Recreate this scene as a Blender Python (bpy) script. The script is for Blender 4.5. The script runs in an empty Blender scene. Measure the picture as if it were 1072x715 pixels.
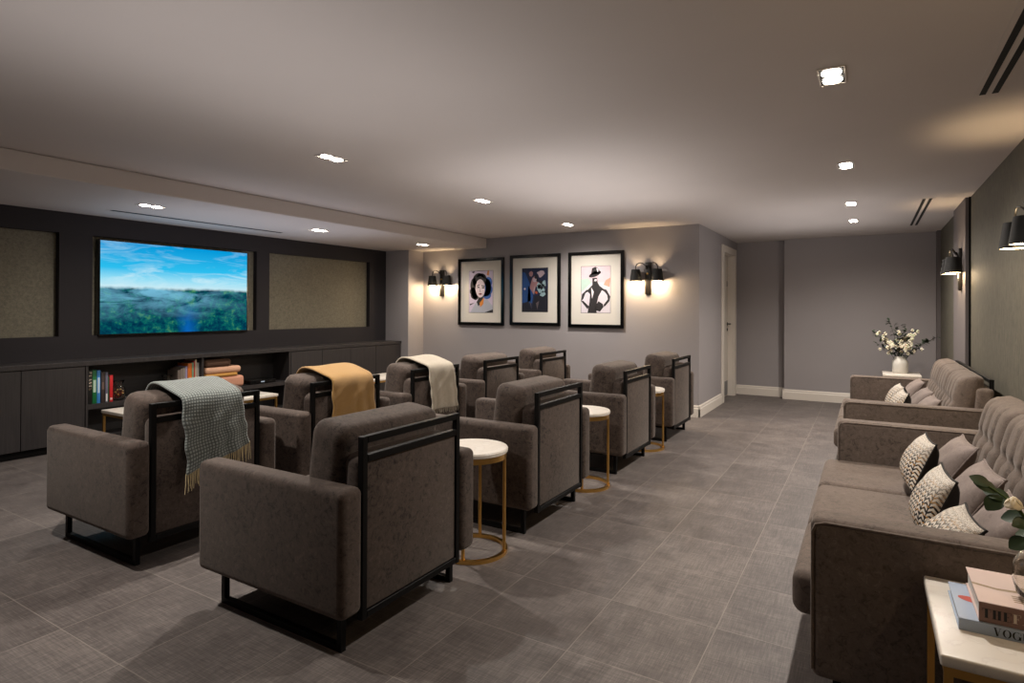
import bpy, bmesh, math, random
from mathutils import Vector, Matrix
random.seed(7)
PI = math.pi
scn = bpy.context.scene
COL = scn.collection

# ------------------------------------------------------------------ node helpers
def srgb(r, g, b):
    f = lambda c: (c/255/12.92) if c/255 <= .04045 else ((c/255+.055)/1.055)**2.4
    return (f(r), f(g), f(b), 1)

class NT:
    def __init__(s, name):
        s.m = bpy.data.materials.new(name); s.m.use_nodes = True
        s.t = s.m.node_tree; s.t.nodes.clear()
        s.out = s.t.nodes.new('ShaderNodeOutputMaterial')
    def n(s, kind, **kw):
        nd = s.t.nodes.new(kind)
        for k, v in kw.items():
            if k.startswith('i_'):
                key = k[2:].replace('_', ' ')
                s.set(nd.inputs[int(key)] if key.isdigit() else nd.inputs[key], v)
            else: setattr(nd, k, v)
        return nd
    def set(s, inp, v):
        if isinstance(v, bpy.types.NodeSocket): s.t.links.new(v, inp)
        else: inp.default_value = v
    def math(s, op, a, b=0.0, c=None, clamp=False):
        nd = s.n('ShaderNodeMath', operation=op, use_clamp=clamp)
        s.set(nd.inputs[0], a); s.set(nd.inputs[1], b)
        if c is not None: s.set(nd.inputs[2], c)
        return nd.outputs[0]
    def mix(s, f, a, b, bt='MIX'):
        nd = s.n('ShaderNodeMix', data_type='RGBA', blend_type=bt)
        s.set(nd.inputs[0], f); s.set(nd.inputs[6], a); s.set(nd.inputs[7], b)
        return nd.outputs[2]
    def noise(s, vec, scale, detail=3, rough=.55, dist=0):
        nd = s.n('ShaderNodeTexNoise'); nd.inputs['Scale'].default_value = scale
        nd.inputs['Detail'].default_value = detail; nd.inputs['Roughness'].default_value = rough
        nd.inputs['Distortion'].default_value = dist
        if vec is not None: s.t.links.new(vec, nd.inputs['Vector'])
        return nd.outputs['Fac']
    def ramp(s, f, stops, interp='LINEAR'):
        nd = s.n('ShaderNodeValToRGB'); cr = nd.color_ramp; cr.interpolation = interp
        while len(cr.elements) < len(stops): cr.elements.new(.5)
        for e, (p, c) in zip(cr.elements, stops):
            e.position = p; e.color = c if len(c) == 4 else (*c, 1)
        s.t.links.new(f, nd.inputs[0]); return nd.outputs[0]
    def coord(s, which='Object'): return s.n('ShaderNodeTexCoord').outputs[which]
    def pos(s): return s.n('ShaderNodeNewGeometry').outputs['Position']
    def scale(s, vec, xyz):
        nd = s.n('ShaderNodeMapping'); s.t.links.new(vec, nd.inputs['Vector'])
        nd.inputs['Scale'].default_value = xyz; return nd.outputs[0]
    def sep(s, vec):
        nd = s.n('ShaderNodeSeparateXYZ'); s.t.links.new(vec, nd.inputs[0]); return nd.outputs
    def bump(s, h, strength=.2, dist=.01):
        nd = s.n('ShaderNodeBump'); nd.inputs['Strength'].default_value = strength
        nd.inputs['Distance'].default_value = dist; s.t.links.new(h, nd.inputs['Height']); return nd.outputs[0]
    def pbr(s, col, rough=.5, metal=0., normal=None, **kw):
        p = s.n('ShaderNodeBsdfPrincipled')
        s.set(p.inputs['Base Color'], col); s.set(p.inputs['Roughness'], rough); s.set(p.inputs['Metallic'], metal)
        if normal is not None: s.t.links.new(normal, p.inputs['Normal'])
        for k, v in kw.items(): s.set(p.inputs[k.replace('_', ' ')], v)
        s.t.links.new(p.outputs[0], s.out.inputs[0]); return s.m

M = {}
def simple(name, col, rough=.5, metal=0., var=.08, scale=30, bump=0., **kw):
    n = NT(name); c = n.coord()
    f = n.noise(c, scale)
    dark = tuple(x*(1-var) for x in col[:3])+(1,); lite = tuple(min(1, x*(1+var)) for x in col[:3])+(1,)
    cc = n.mix(f, dark, lite)
    nm = n.bump(f, bump, .003) if bump else None
    M[name] = n.pbr(cc, rough, metal, nm, **kw); return M[name]

def suede(name, base, dark, lite):
    n = NT(name); c = n.pos()
    a = n.noise(c, 40, 8, .78, 1.); b = n.noise(c, 5, 3, .5); d = n.noise(c, 320, 2)
    f = n.math('ADD', n.math('MULTIPLY', a, .8), n.math('MULTIPLY', b, .2))
    col = n.ramp(f, [(.38, dark), (.49, base), (.54, base), (.64, lite)])
    nm = n.bump(n.math('ADD', d, n.math('MULTIPLY', a, .6)), .25, .002)
    M[name] = n.pbr(col, .82, 0, nm, Sheen_Weight=.2, Sheen_Roughness=.5, Sheen_Tint=(.85, .78, .72, 1), Specular_IOR_Level=.25)
suede('suede_chair', srgb(75, 64, 58), srgb(32, 26, 23), srgb(97, 84, 76))
suede('suede_sofa', srgb(94, 82, 74), srgb(64, 55, 49), srgb(112, 99, 90))
suede('suede_cushion', srgb(120, 108, 103), srgb(104, 93, 89), srgb(134, 122, 116))

simple('black_metal', srgb(13, 12, 12), .5, 0, .1, 40, Specular_IOR_Level=.15)
simple('brass', srgb(224, 178, 102), .3, 1., .1, 18)
simple('dark_bronze', srgb(26, 22, 19), .45, .3, .1, 40)
simple('shade_black', srgb(8, 7, 6), .8, 0, .1, 60)
simple('white_trim', srgb(214, 206, 196), .45, 0, .02, 8)
simple('white_door', srgb(202, 194, 184), .4, 0, .02, 8)
simple('steel', srgb(120, 122, 128), .35, 1., .1, 20)
simple('black_gloss', srgb(9, 9, 10), .15, 0, .05, 30)
simple('dark_void', srgb(6, 6, 6), .8, 0, .05, 30)
simple('mat_board', srgb(208, 203, 194), .8, 0, .015, 60)
simple('page_white', srgb(226, 220, 210), .8, 0, .05, 200)
simple('ceramic', srgb(206, 202, 194), .45, 0, .04, 20)
simple('soil', srgb(60, 45, 30), .9, 0, .2, 60)
simple('leaf', srgb(44, 66, 34), .5, 0, .35, 12)
simple('leaf_dark', srgb(38, 52, 34), .55, 0, .3, 20)
simple('stem', srgb(70, 92, 40), .5, 0, .15, 20)
simple('blossom', srgb(240, 232, 208), .6, 0, .06, 40, Subsurface_Weight=.1)
simple('rose', srgb(246, 234, 206), .55, 0, .08, 40)

def marble():
    n = NT('marble'); c = n.pos()
    v = n.noise(c, 7, 6, .6, 1.6)
    col = n.ramp(v, [(.0, srgb(226, 219, 207)), (.47, srgb(224, 216, 204)), (.5, srgb(216, 207, 196)), (.53, srgb(226, 219, 208)), (1, srgb(232, 226, 216))])
    M['marble'] = n.pbr(col, .3)
marble()

def wallpaint(name, base):
    n = NT(name); c = n.pos()
    f = n.noise(c, 1.3, 2); g = n.noise(c, 160, 2)
    d = tuple(x*.95 for x in base[:3])+(1,); l = tuple(x*1.05 for x in base[:3])+(1,)
    M[name] = n.pbr(n.mix(f, d, l), .75, 0, n.bump(g, .06, .002), Specular_IOR_Level=.3)
wallpaint('paint_grey', srgb(152, 147, 148))
wallpaint('paint_ceiling', srgb(198, 190, 186))
wallpaint('paint_pilaster', srgb(104, 98, 98))

def fabricwall(name, base, sx):
    n = NT(name); c = n.pos()
    a = n.noise(n.scale(c, sx), 1., 4, .6, .3); b = n.noise(n.scale(c, tuple(4*q for q in sx)), 1., 2)
    f = n.math('ADD', n.math('MULTIPLY', a, .6), n.math('MULTIPLY', b, .4))
    d = tuple(x*.6 for x in base[:3])+(1,); l = tuple(x*1.4 for x in base[:3])+(1,)
    M[name] = n.pbr(n.ramp(f, [(.3, d), (.7, l)]), .7, 0, n.bump(f, .3, .004))
fabricwall('olive_wallpaper', srgb(84, 80, 68), (30, 30, 9))
fabricwall('beige_speaker_cloth', srgb(108, 103, 88), (40, 40, 40))

def wood():
    n = NT('dark_wood'); c = n.pos()
    a = n.noise(n.scale(c, (60, 60, 2.5)), 1., 4, .6, .4)
    col = n.ramp(a, [(.3, srgb(38, 35, 36)), (.7, srgb(54, 50, 50))])
    M['dark_wood'] = n.pbr(col, .5, 0, n.bump(a, .12, .002))
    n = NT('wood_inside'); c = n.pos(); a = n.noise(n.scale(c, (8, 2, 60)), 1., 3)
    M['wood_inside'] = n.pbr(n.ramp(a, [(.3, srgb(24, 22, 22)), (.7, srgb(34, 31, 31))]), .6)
wood()
wallpaint('tv_wall_paint', srgb(40, 37, 40))

def floor_mat():
    n = NT('floor_tile'); p = n.pos(); s = n.sep(p)
    TX, TY = .469, .4815
    ux = n.math('DIVIDE', n.math('SUBTRACT', s[0], -.551), TX); uy = n.math('DIVIDE', n.math('SUBTRACT', s[1], 1.644), TY)
    fx = n.math('FRACT', ux); fy = n.math('FRACT', uy)
    cx = n.math('FLOOR', ux); cy = n.math('FLOOR', uy)
    ex = n.math('MINIMUM', fx, n.math('SUBTRACT', 1., fx)); ey = n.math('MINIMUM', fy, n.math('SUBTRACT', 1., fy))
    e = n.math('MINIMUM', ex, ey)
    g = n.math('LESS_THAN', e, .0038)
    cmb = n.n('ShaderNodeCombineXYZ'); n.set(cmb.inputs[0], cx); n.set(cmb.inputs[1], cy)
    wn = n.n('ShaderNodeTexWhiteNoise', noise_dimensions='2D'); n.set(wn.inputs[0], cmb.outputs[0])
    tint = wn.outputs['Value']
    # linen-like hatch: streaks along x and along y
    off = n.n('ShaderNodeVectorMath', operation='ADD'); n.set(off.inputs[0], p)
    sc = n.n('ShaderNodeVectorMath', operation='SCALE'); n.set(sc.inputs[0], wn.outputs['Color']); sc.inputs[3].default_value = 5
    n.set(off.inputs[1], sc.outputs[0]); q = off.outputs[0]
    h1 = n.noise(n.scale(q, (10, 210, 1)), 1., 3, .65); h2 = n.noise(n.scale(q, (210, 10, 1)), 1., 3, .65)
    cl = n.noise(q, 4.5, 4, .6)
    hatch = n.math('ADD', h1, h2)
    f = n.math('ADD', n.math('MULTIPLY', hatch, .42), n.math('MULTIPLY', cl, .35))
    f = n.math('ADD', f, n.math('MULTIPLY', n.math('SUBTRACT', tint, .5), .04))
    col = n.ramp(f, [(.40, srgb(66, 60, 58)), (.60, srgb(98, 91, 88)), (.8, srgb(132, 124, 118))])
    col = n.mix(n.math('MULTIPLY', g, .55), col, srgb(150, 142, 132))
    rough = n.math('ADD', .40, n.math('MULTIPLY', f, .25))
    M['floor_tile'] = n.pbr(col, rough, 0, n.bump(hatch, .12, .002), Specular_IOR_Level=.4)
floor_mat()

def emit(name, col, strength):
    n = NT(name); e = n.n('ShaderNodeEmission'); e.inputs[0].default_value = col; e.inputs[1].default_value = strength
    n.t.links.new(e.outputs[0], n.out.inputs[0]); M[name] = n.m
emit('lamp_glow', (1, .9, .76, 1), 30)
emit('sconce_glow', (1, .74, .42, 1), 14)
emit('led', (.8, .9, 1, 1), .25)

def glass(name, col=(1, 1, 1, 1), rough=.02):
    n = NT(name)
    g = n.n('ShaderNodeBsdfGlass'); g.inputs['Color'].default_value = col; g.inputs['Roughness'].default_value = rough; g.inputs['IOR'].default_value = 1.45
    n.t.links.new(g.outputs[0], n.out.inputs[0]); M[name] = n.m
glass('clear_glass', (.96, .96, .94, 1)); glass('water', (.98, .98, .95, 1))

def tv_mat():
    n = NT('tv_picture'); uv = n.coord('UV'); s = n.sep(uv); u, v = s[0], s[1]
    wob = n.noise(n.scale(uv, (14, 5, 1)), 1., 4)
    hv = n.math('ADD', v, n.math('MULTIPLY', n.math('SUBTRACT', wob, .5), .05))
    sky = n.ramp(v, [(.50, srgb(206, 236, 244)), (.6, srgb(150, 222, 245)), (.72, srgb(44, 190, 238)), (1., srgb(0, 150, 216))])
    c1 = n.noise(n.scale(uv, (2.5, 8, 1)), 1., 6, .62, 1.2)
    band = n.ramp(v, [(.5, (.5,)*3), (.66, (1,)*3), (.8, (.35,)*3), (.95, (.45,)*3)])
    cl = n.math('MULTIPLY', n.ramp(c1, [(.48, (0,)*3), (.66, (1,)*3)]), band, clamp=True)
    sky = n.mix(n.math('MULTIPLY', cl, .75), sky, srgb(214, 240, 248))
    tex = n.noise(n.scale(uv, (20, 13, 1)), 1., 8, .72)
    big = n.noise(n.scale(uv, (4, 4, 1)), 1., 2)
    tx = n.math('ADD', n.math('MULTIPLY', tex, .7), n.math('MULTIPLY', big, .3))
    fo = n.ramp(tx, [(.38, srgb(0, 34, 62)), (.48, srgb(2, 66, 84)), (.55, srgb(10, 100, 94)), (.66, srgb(90, 150, 90))])
    wx = n.math('ABSOLUTE', n.math('SUBTRACT', u, n.math('ADD', .56, n.math('MULTIPLY', n.math('SUBTRACT', n.noise(uv, 4, 2), .5), .16))))
    riv = n.math('MULTIPLY', n.math('SUBTRACT', 1., n.math('DIVIDE', wx, .09), clamp=True), n.math('SUBTRACT', 1., n.math('MULTIPLY', v, 2.6), clamp=True))
    fo = n.mix(n.math('MULTIPLY', riv, 1.2, clamp=True), fo, srgb(10, 96, 176))
    mist_n = n.noise(n.scale(uv, (4, 7, 1)), 1., 6, .65, .8)
    mist_v = n.ramp(v, [(.12, (0,)*3), (.32, (.6,)*3), (.48, (1,)*3)])
    mist = n.math('MULTIPLY', n.ramp(mist_n, [(.38, (0,)*3), (.62, (1,)*3)]), mist_v, clamp=True)
    side = n.ramp(u, [(.1, (1,)*3), (.6, (.9,)*3), (.85, (.25,)*3)])
    fo = n.mix(n.math('MULTIPLY', n.math('MULTIPLY', mist, side), .9), fo, srgb(124, 196, 226))
    hor = n.ramp(hv, [(.485, (0,)*3), (.52, (1,)*3)])
    col = n.mix(hor, fo, sky)
    e = n.n('ShaderNodeEmission'); n.t.links.new(col, e.inputs[0]); e.inputs[1].default_value = .50
    n.t.links.new(e.outputs[0], n.out.inputs[0]); M['tv_picture'] = n.m
tv_mat()

def woven(name, a, b, scale, horizontal=False):
    n = NT(name); uv = n.coord('UV'); s = n.sep(uv)
    sx = n.math('SINE', n.math('MULTIPLY', s[0], scale)); sy = n.math('SINE', n.math('MULTIPLY', s[1], scale))
    f = n.math('MULTIPLY', n.math('ADD', 1., sx), n.math('ADD', 1., sy))
    f = n.math('MULTIPLY', f, .25)
    nz = n.noise(n.pos(), 60, 3)
    fa = n.math('ADD', n.math('MULTIPLY', f, .75), n.math('MULTIPLY', nz, .3))
    M[name] = n.pbr(n.ramp(fa, [(.15, a), (.6, b)]), .9, 0, n.bump(f, .5, .003), Sheen_Weight=.3)
woven('throw_blue', srgb(82, 88, 86), srgb(146, 154, 150), 2*PI/.016)
woven('throw_mustard', srgb(150, 112, 56), srgb(180, 142, 82), 2*PI/.005)
woven('throw_cream', srgb(160, 150, 132), srgb(200, 190, 172), 2*PI/.007)
simple('fringe_cream', srgb(214, 196, 154), .9, 0, .2, 50)
simple('fold_peach', srgb(216, 170, 140), .9, 0, .1, 90, .4)
simple('fold_brown', srgb(84, 60, 44), .9, 0, .1, 90, .4)
simple('fold_mustard', srgb(196, 146, 72), .9, 0, .1, 90, .4)
simple('fold_pink', srgb(206, 150, 124), .9, 0, .1, 90, .4)

def knit():
    n = NT('knit_pattern'); uv = n.coord('UV'); s = n.sep(uv); u, v = s[0], s[1]
    # braided columns: chunky chevrons of cream over black and ochre
    cu = n.math('MULTIPLY', u, 12.); fu = n.math('ABSOLUTE', n.math('SUBTRACT', n.math('FRACT', cu), .5))
    w = n.math('FRACT', n.math('ADD', n.math('MULTIPLY', v, 13.), n.math('MULTIPLY', fu, 1.4)))
    nz = n.noise(uv, 40, 3)
    yarn = n.math('LESS_THAN', n.math('ADD', w, n.math('MULTIPLY', n.math('SUBTRACT', nz, .5), .3)), .54)
    edge = n.math('LESS_THAN', fu, .42)
    cream = n.math('MULTIPLY', yarn, edge)
    och = n.math('GREATER_THAN', n.noise(n.scale(uv, (9, 24, 1)), 1., 1), .56)
    darkc = n.mix(och, srgb(34, 31, 32), srgb(168, 124, 62))
    dens = n.ramp(v, [(.5, (0,)*3), (.98, (1,)*3)])
    fine = n.noise(uv, 90, 2)
    tweed = n.ramp(fine, [(.42, srgb(120, 112, 104)), (.56, srgb(206, 198, 186))])
    pat = n.mix(cream, darkc, srgb(214, 205, 192))
    col = n.mix(dens, pat, tweed)
    M['knit_pattern'] = n.pbr(col, .9, 0, n.bump(n.math('ADD', cream, fine), .5, .004))
knit()

# ------------------------------------------------------------------ mesh helpers
def new(name, bm, mat, parent=None, smooth=None):
    me = bpy.data.meshes.new(name)
    bmesh.ops.recalc_face_normals(bm, faces=bm.faces)
    bm.to_mesh(me); bm.free()
    o = bpy.data.objects.new(name, me); COL.objects.link(o)
    me.materials.append(M[mat] if isinstance(mat, str) else mat)
    if smooth is not None:
        for p in me.polygons: p.use_smooth = True
        if smooth: me.set_sharp_from_angle(angle=math.radians(smooth))
    if parent is not None: o.parent = parent
    return o

def tag(o, label=None, cat=None, group=None, kind=None):
    if label: o['label'] = label
    if cat: o['category'] = cat
    if group: o['group'] = group
    if kind: o['kind'] = kind
    return o

def thing(name, label, cat, loc=(0, 0, 0), rz=0, group=None):
    o = bpy.data.objects.new(name, None); COL.objects.link(o)
    o.location = loc; o.rotation_euler = (0, 0, rz); o.empty_display_size = .1
    return tag(o, label, cat, group)

def copy_tree(o, loc=None, label=None, rz=None, parent=None):
    c = o.copy(); COL.objects.link(c)
    if parent is not None: c.parent = parent
    if loc is not None: c.location = loc
    if rz is not None: c.rotation_euler = (0, 0, rz)
    if label: c['label'] = label
    for ch in list(o.children): copy_tree(ch, parent=c)
    return c

def box(bm, x0, x1, y0, y1, z0, z1, bev=0, seg=3, mat=None):
    t = bmesh.new()
    bmesh.ops.create_cube(t, size=1)
    for v in t.verts:
        v.co = Vector(((x0+x1)/2+v.co.x*(x1-x0), (y0+y1)/2+v.co.y*(y1-y0), (z0+z1)/2+v.co.z*(z1-z0)))
    if bev: bmesh.ops.bevel(t, geom=list(t.edges), offset=bev, segments=seg, profile=.5, affect='EDGES')
    if mat is not None: bmesh.ops.transform(t, matrix=mat, verts=t.verts)
    add(bm, t)

def add(bm, t):
    vm = {v: bm.verts.new(v.co) for v in t.verts}
    for f in t.faces:
        try: bm.faces.new([vm[v] for v in f.verts])
        except ValueError: pass
    t.free()

def B(*a, **k):
    bm = bmesh.new(); box(bm, *a, **k); return bm

def tube(bm, pts, r, n=8, closed=False, r1=None):
    pts = [Vector(p) for p in pts]; rings = []; m = len(pts)
    ref = None
    for i, p in enumerate(pts):
        if closed: d = (pts[(i+1) % m]-pts[i-1])
        else: d = pts[min(i+1, m-1)]-pts[max(i-1, 0)]
        d.normalize()
        if ref is None:
            ref = Vector((0, 0, 1)) if abs(d.z) < .9 else Vector((1, 0, 0))
        a = (ref-d*ref.dot(d)).normalized(); ref = a
        b = d.cross(a)
        rr = r if r1 is None else r+(r1-r)*i/(m-1)
        rings.append([bm.verts.new(p+(a*math.cos(2*PI*k/n)+b*math.sin(2*PI*k/n))*rr) for k in range(n)])
    for i in range(m if closed else m-1):
        A, C = rings[i], rings[(i+1) % m]
        for k in range(n): bm.faces.new((A[k], A[(k+1) % n], C[(k+1) % n], C[k]))
    if not closed:
        bm.faces.new(rings[0][::-1]); bm.faces.new(rings[-1])

def lathe(bm, prof, c=(0, 0, 0), n=32, cap=True):
    rings = []
    for r, z in prof:
        rings.append([bm.verts.new((c[0]+r*math.cos(2*PI*k/n), c[1]+r*math.sin(2*PI*k/n), c[2]+z)) for k in range(n)])
    for A, C in zip(rings, rings[1:]):
        for k in range(n): bm.faces.new((A[k], A[(k+1) % n], C[(k+1) % n], C[k]))
    if cap:
        bm.faces.new(rings[0][::-1]); bm.faces.new(rings[-1])

def poly(bm, pts):
    bm.faces.new([bm.verts.new(p) for p in pts])

def quad_uv(bm, pts, uvs):
    l = bm.loops.layers.uv.verify(); f = bm.faces.new([bm.verts.new(p) for p in pts])
    for lp, q in zip(f.loops, uvs): lp[l].uv = q

def struct(name, bm, mat):
    o = new(name, bm, mat); o['kind'] = 'structure'; return o

# ------------------------------------------------------------------ room
ZC, ZS = 2.43, 2.28
XR, XT, YA, YB, YR, XJ, Y0 = .83, -6.74, 7.585, 9.895, 10.07, -1.82, -1.7
struct('floor', B(-6.95, 1.0, Y0-.1, 10.25, -.1, 0), 'floor_tile')
struct('ceiling', B(-6.95, 1.0, Y0-.1, 10.25, ZC, ZC+.1), 'paint_ceiling')
bm = B(-6.95, -5.02, Y0, YA, ZS, ZC-.0005, .012, 3); struct('ceiling_bulkhead', bm, 'paint_ceiling')
struct('wall_art', B(-6.95, XJ, YA, YA+.12, 0, ZC), 'paint_grey')
bm = B(-6.95, -6.26, 7.215, YA, 0, ZC); struct('wall_pier', bm, 'paint_grey')
# door wall (faces +x) with the opening
OY0, OY1, OZ = 9.02, 9.80, 2.2
bm = B(XJ-.12, XJ, YA+.12, OY0, 0, ZC); box(bm, XJ-.12, XJ, OY1, YR, 0, ZC); box(bm, XJ-.12, XJ, OY0, OY1, OZ, ZC)
struct('wall_door', bm, 'paint_grey')
struct('wall_recess', B(XJ-.12, -1.1, YR, YR+.1, 0, ZC), 'paint_grey')
struct('wall_back', B(-1.1, 1.0, YB, YB+.275, 0, ZC), 'paint_grey')
struct('wall_front', B(-6.95, 1.0, Y0-.1, Y0, 0, ZC), 'paint_grey')
# right wall: textured panels with grey pilasters between them
struct('wall_right', B(XR, XR+.1, Y0, YB, 0, ZC), 'olive_wallpaper')
struct('trim_1', B(.79, XR, 7.05, 7.95, 0, ZC), 'paint_pilaster')
struct('trim_2', B(.79, XR, 9.74, YB, 0, ZC), 'paint_pilaster')
struct('trim_3', B(.815, XR, 7.02, 7.05, 0, ZC), 'black_metal')  # shade on the pilaster's return painted as a black strip, no metal trim
# TV wall: frame with three recesses
XB = -6.81
bm = bmesh.new()
ys = [Y0, .83, 2.665, 2.953, 4.836, 5.025, 6.85, 7.215]
box(bm, -6.9, XT, Y0, 7.215, 0, 1.062); box(bm, -6.9, XT, Y0, 7.215, 2.075, ZS)
for a, b in ((Y0, .83), (2.665, 2.953), (4.836, 5.025), (6.85, 7.215)): box(bm, -6.9, XT, a, b, 1.062, 2.075)
struct('wall_left', bm, 'tv_wall_paint')
for i, (a, b) in enumerate(((.83, 2.665), (2.953, 4.836), (5.025, 6.85))):
    o = struct('trim_%d' % (4+i), B(-6.88, XB, a, b, 1.062, 2.075), 'beige_speaker_cloth')
# baseboards with a stepped profile
def baseboard(name, p0, p1, nrm):
    bm = bmesh.new(); d = Vector((p1[0]-p0[0], p1[1]-p0[1], 0)); nv = Vector((*nrm, 0))
    prof = [(0, 0), (.020, 0), (.020, .105), (.013, .118), (.013, .135), (.006, .148), (0, .148)]
    r = [[bm.verts.new(Vector((*p, 0))+nv*a+Vector((0, 0, z))) for a, z in prof] for p in (p0, p1)]
    for k in range(len(prof)-1): bm.faces.new((r[0][k], r[0][k+1], r[1][k+1], r[1][k]))
    bm.faces.new(r[0]); bm.faces.new(r[1][::-1])
    struct(name, bm, 'white_trim')
baseboard('baseboard_art', (-6.26, YA), (XJ+.02, YA), (0, -1))
baseboard('baseboard_door', (XJ, YA-.02), (XJ, 8.87), (1, 0))
baseboard('baseboard_recess', (XJ, YR), (-1.1, YR), (0, -1))
baseboard('baseboard_back', (-1.12, YB), (.79, YB), (0, -1))
# door: casing, jamb, leaf
bm = bmesh.new()
for a, b in ((OY0-.13, OY0), (OY1, OY1+.13)): box(bm, XJ, XJ+.022, a, b, 0, OZ+.1, .004, 2)
box(bm, XJ, XJ+.022, OY0, OY1, OZ, OZ+.1, .004, 2)
struct('trim_7', bm, 'white_trim')
bm = bmesh.new()
box(bm, XJ-.119, XJ-.0005, OY0+.0005, OY0+.005, 0, OZ-.005); box(bm, XJ-.119, XJ-.0005, OY1-.005, OY1-.0005, 0, OZ-.005); box(bm, XJ-.119, XJ-.0005, OY0+.0005, OY1-.0005, OZ-.005, OZ-.0005)
struct('trim_8', bm, 'white_trim')
XL = XJ-.085
bm = bmesh.new(); box(bm, XL-.045, XL, OY0+.006, 9.50, .006, OZ-.008); box(bm, XL-.045, XL, 9.56, OY1-.006, .006, OZ-.008)
box(bm, XL-.045, XL, 9.50, 9.56, .006, .5); box(bm, XL-.045, XL, 9.50, 9.56, 1.78, OZ-.008)
door = struct('door_1', bm, 'white_door')
new('glass_slit', B(XL-.03, XL-.02, 9.49, 9.57, .49, 1.79), 'black_gloss', door)
new('kick_plate', B(XL, XL+.003, OY0+.03, OY1-.02, .02, .24), 'steel', door)
bm = bmesh.new(); lathe(bm, [(.026, 0), (.026, .008)], n=20)
tube(bm, [(0, 0, 0), (0, 0, .05), (0, -.02, .055), (0, -.12, .055)], .009, 8)
bmesh.ops.transform(bm, matrix=Matrix.Translation((XL, 9.745, 1.13)) @ Matrix.Rotation(PI/2, 4, 'Y'), verts=bm.verts)
new('handle', bm, 'dark_bronze', door, 40)
bm = bmesh.new(); lathe(bm, [(.024, 0), (.024, .008)], n=20)
bmesh.ops.transform(bm, matrix=Matrix.Translation((XL, 9.745, 1.04)) @ Matrix.Rotation(PI/2, 4, 'Y'), verts=bm.verts)
new('keyhole', bm, 'dark_bronze', door, 40)
new('notice', B(XL, XL+.002, 9.70, 9.76, 1.72, 1.80), 'steel', door)

# ------------------------------------------------------------------ ceiling fittings
def slot_vent(label, x0, x1, y0, y1, z, slots):
    t = thing('slot_vent', label, 'vent', (0, 0, z), group=None)
    new('flange', B(x0-.02, x1+.02, y0-.02, y1+.02, -.003, -.0004), 'paint_ceiling', t)
    for a, b in slots: new('slot', B(a, b, y0, y1, -.0045, -.003), 'dark_void', t)
slot_vent('long twin-slot ceiling vent above the sofa beside the near table', .47, .55, 1.6, 3.73, ZC, ((.472, .498), (.522, .548)))
slot_vent('twin-slot ceiling vent close to the back wall above the far sofa', .45, .53, 6.93, 9.0, ZC, ((.448, .474), (.5, .526)))
slot_vent('single thin slot vent in the lowered ceiling above the television', -6.25, -6.16, 2.875, 4.795, ZS, ((-6.235, -6.175),))

LAMPS = []
def make_downlight(label, x, y, z):
    t = thing('downlight', label, 'downlight', (x, y, z), group='recessed twin downlights')
    bm = bmesh.new()
    box(bm, -.05, .05, -.105, .105, -.003, -.0004)
    new('housing', bm, 'dark_bronze', t)
    bm = bmesh.new()
    box(bm, -.056, -.05, -.111, .111, -.005, -.0004); box(bm, .05, .056, -.111, .111, -.005, -.0004)
    box(bm, -.05, .05, -.111, -.105, -.005, -.0004); box(bm, -.05, .05, .105, .111, -.005, -.0004)
    new('rim', bm, 'white_trim', t)
    for s in (-1, 1):
        bm = bmesh.new(); lathe(bm, [(.040, -.003), (.040, -.007), (.030, -.009)], (0, s*.05, 0), 24)
        new('lamp', bm, 'lamp_glow', t)
    return t
spots = [(-.145, 3.09, ZC, 'twin downlight nearest the camera in the row above the aisle'),
         (-.145, 5.05, ZC, 'second twin downlight from the camera in the aisle row'),
         (-.15, 6.88, ZC, 'third twin downlight from the camera in the aisle row'),
         (-.155, 8.21, ZC, 'last downlight of the aisle row, closest to the back wall'),
         (-3.3, 2.97, ZC, 'twin downlight in the main ceiling above the mustard and blue throws'),
         (-3.3, 4.91, ZC, 'twin downlight in the main ceiling between the first row chairs and the pictures'),
         (-3.28, 6.83, ZC, 'twin downlight in the main ceiling close above the three framed pictures'),
         (-5.63, 2.94, ZS, 'twin downlight in the lowered ceiling above the television screen'),
         (-5.61, 4.87, ZS, 'twin downlight in the lowered ceiling above the cloth panel beside the television'),
         (-5.55, 6.70, ZS, 'twin downlight in the lowered ceiling above the wall lamp at the pier')]
proto = None
for x, y, z, lab in spots:
    if proto is None: proto = make_downlight(lab, x, y, z)
    else: copy_tree(proto, (x, y, z), lab)
    LAMPS.append((x, y, z))
def light(name, kind, loc, energy, col, **kw):
    l = bpy.data.lights.new(name, kind); l.energy = energy; l.color = col
    for k, v in kw.items(): setattr(l, k, v)
    o = bpy.data.objects.new(name, l); o.location = loc; COL.objects.link(o); return o
WARM = (1, .92, .84)
SPOT_W = {ZC: 78, ZS: 34}
for x, y, z in LAMPS + [(-3.3, 1.03, ZC)]:
    light('downlight_beam', 'SPOT', (x, y, z-.02), SPOT_W[z], WARM, spot_size=math.radians(160), spot_blend=1., shadow_soft_size=.03)

for x, y, p in ((-2.2, 1.5, 4.8), (-2.2, 4.8, 8), (-.6, 7.6, 4.5), (-5.6, 4.2, 4)):  # unseen area lights added to brighten the ceiling; the room has no such lamps
    o = light('added_ceiling_fill', 'AREA', (x, y, 1.62), p, (1, .96, .95) if x > -4 else (.84, .86, 1), shape='RECTANGLE', size=1.6, size_y=2.6)
    o.rotation_euler = (PI, 0, 0)

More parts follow.
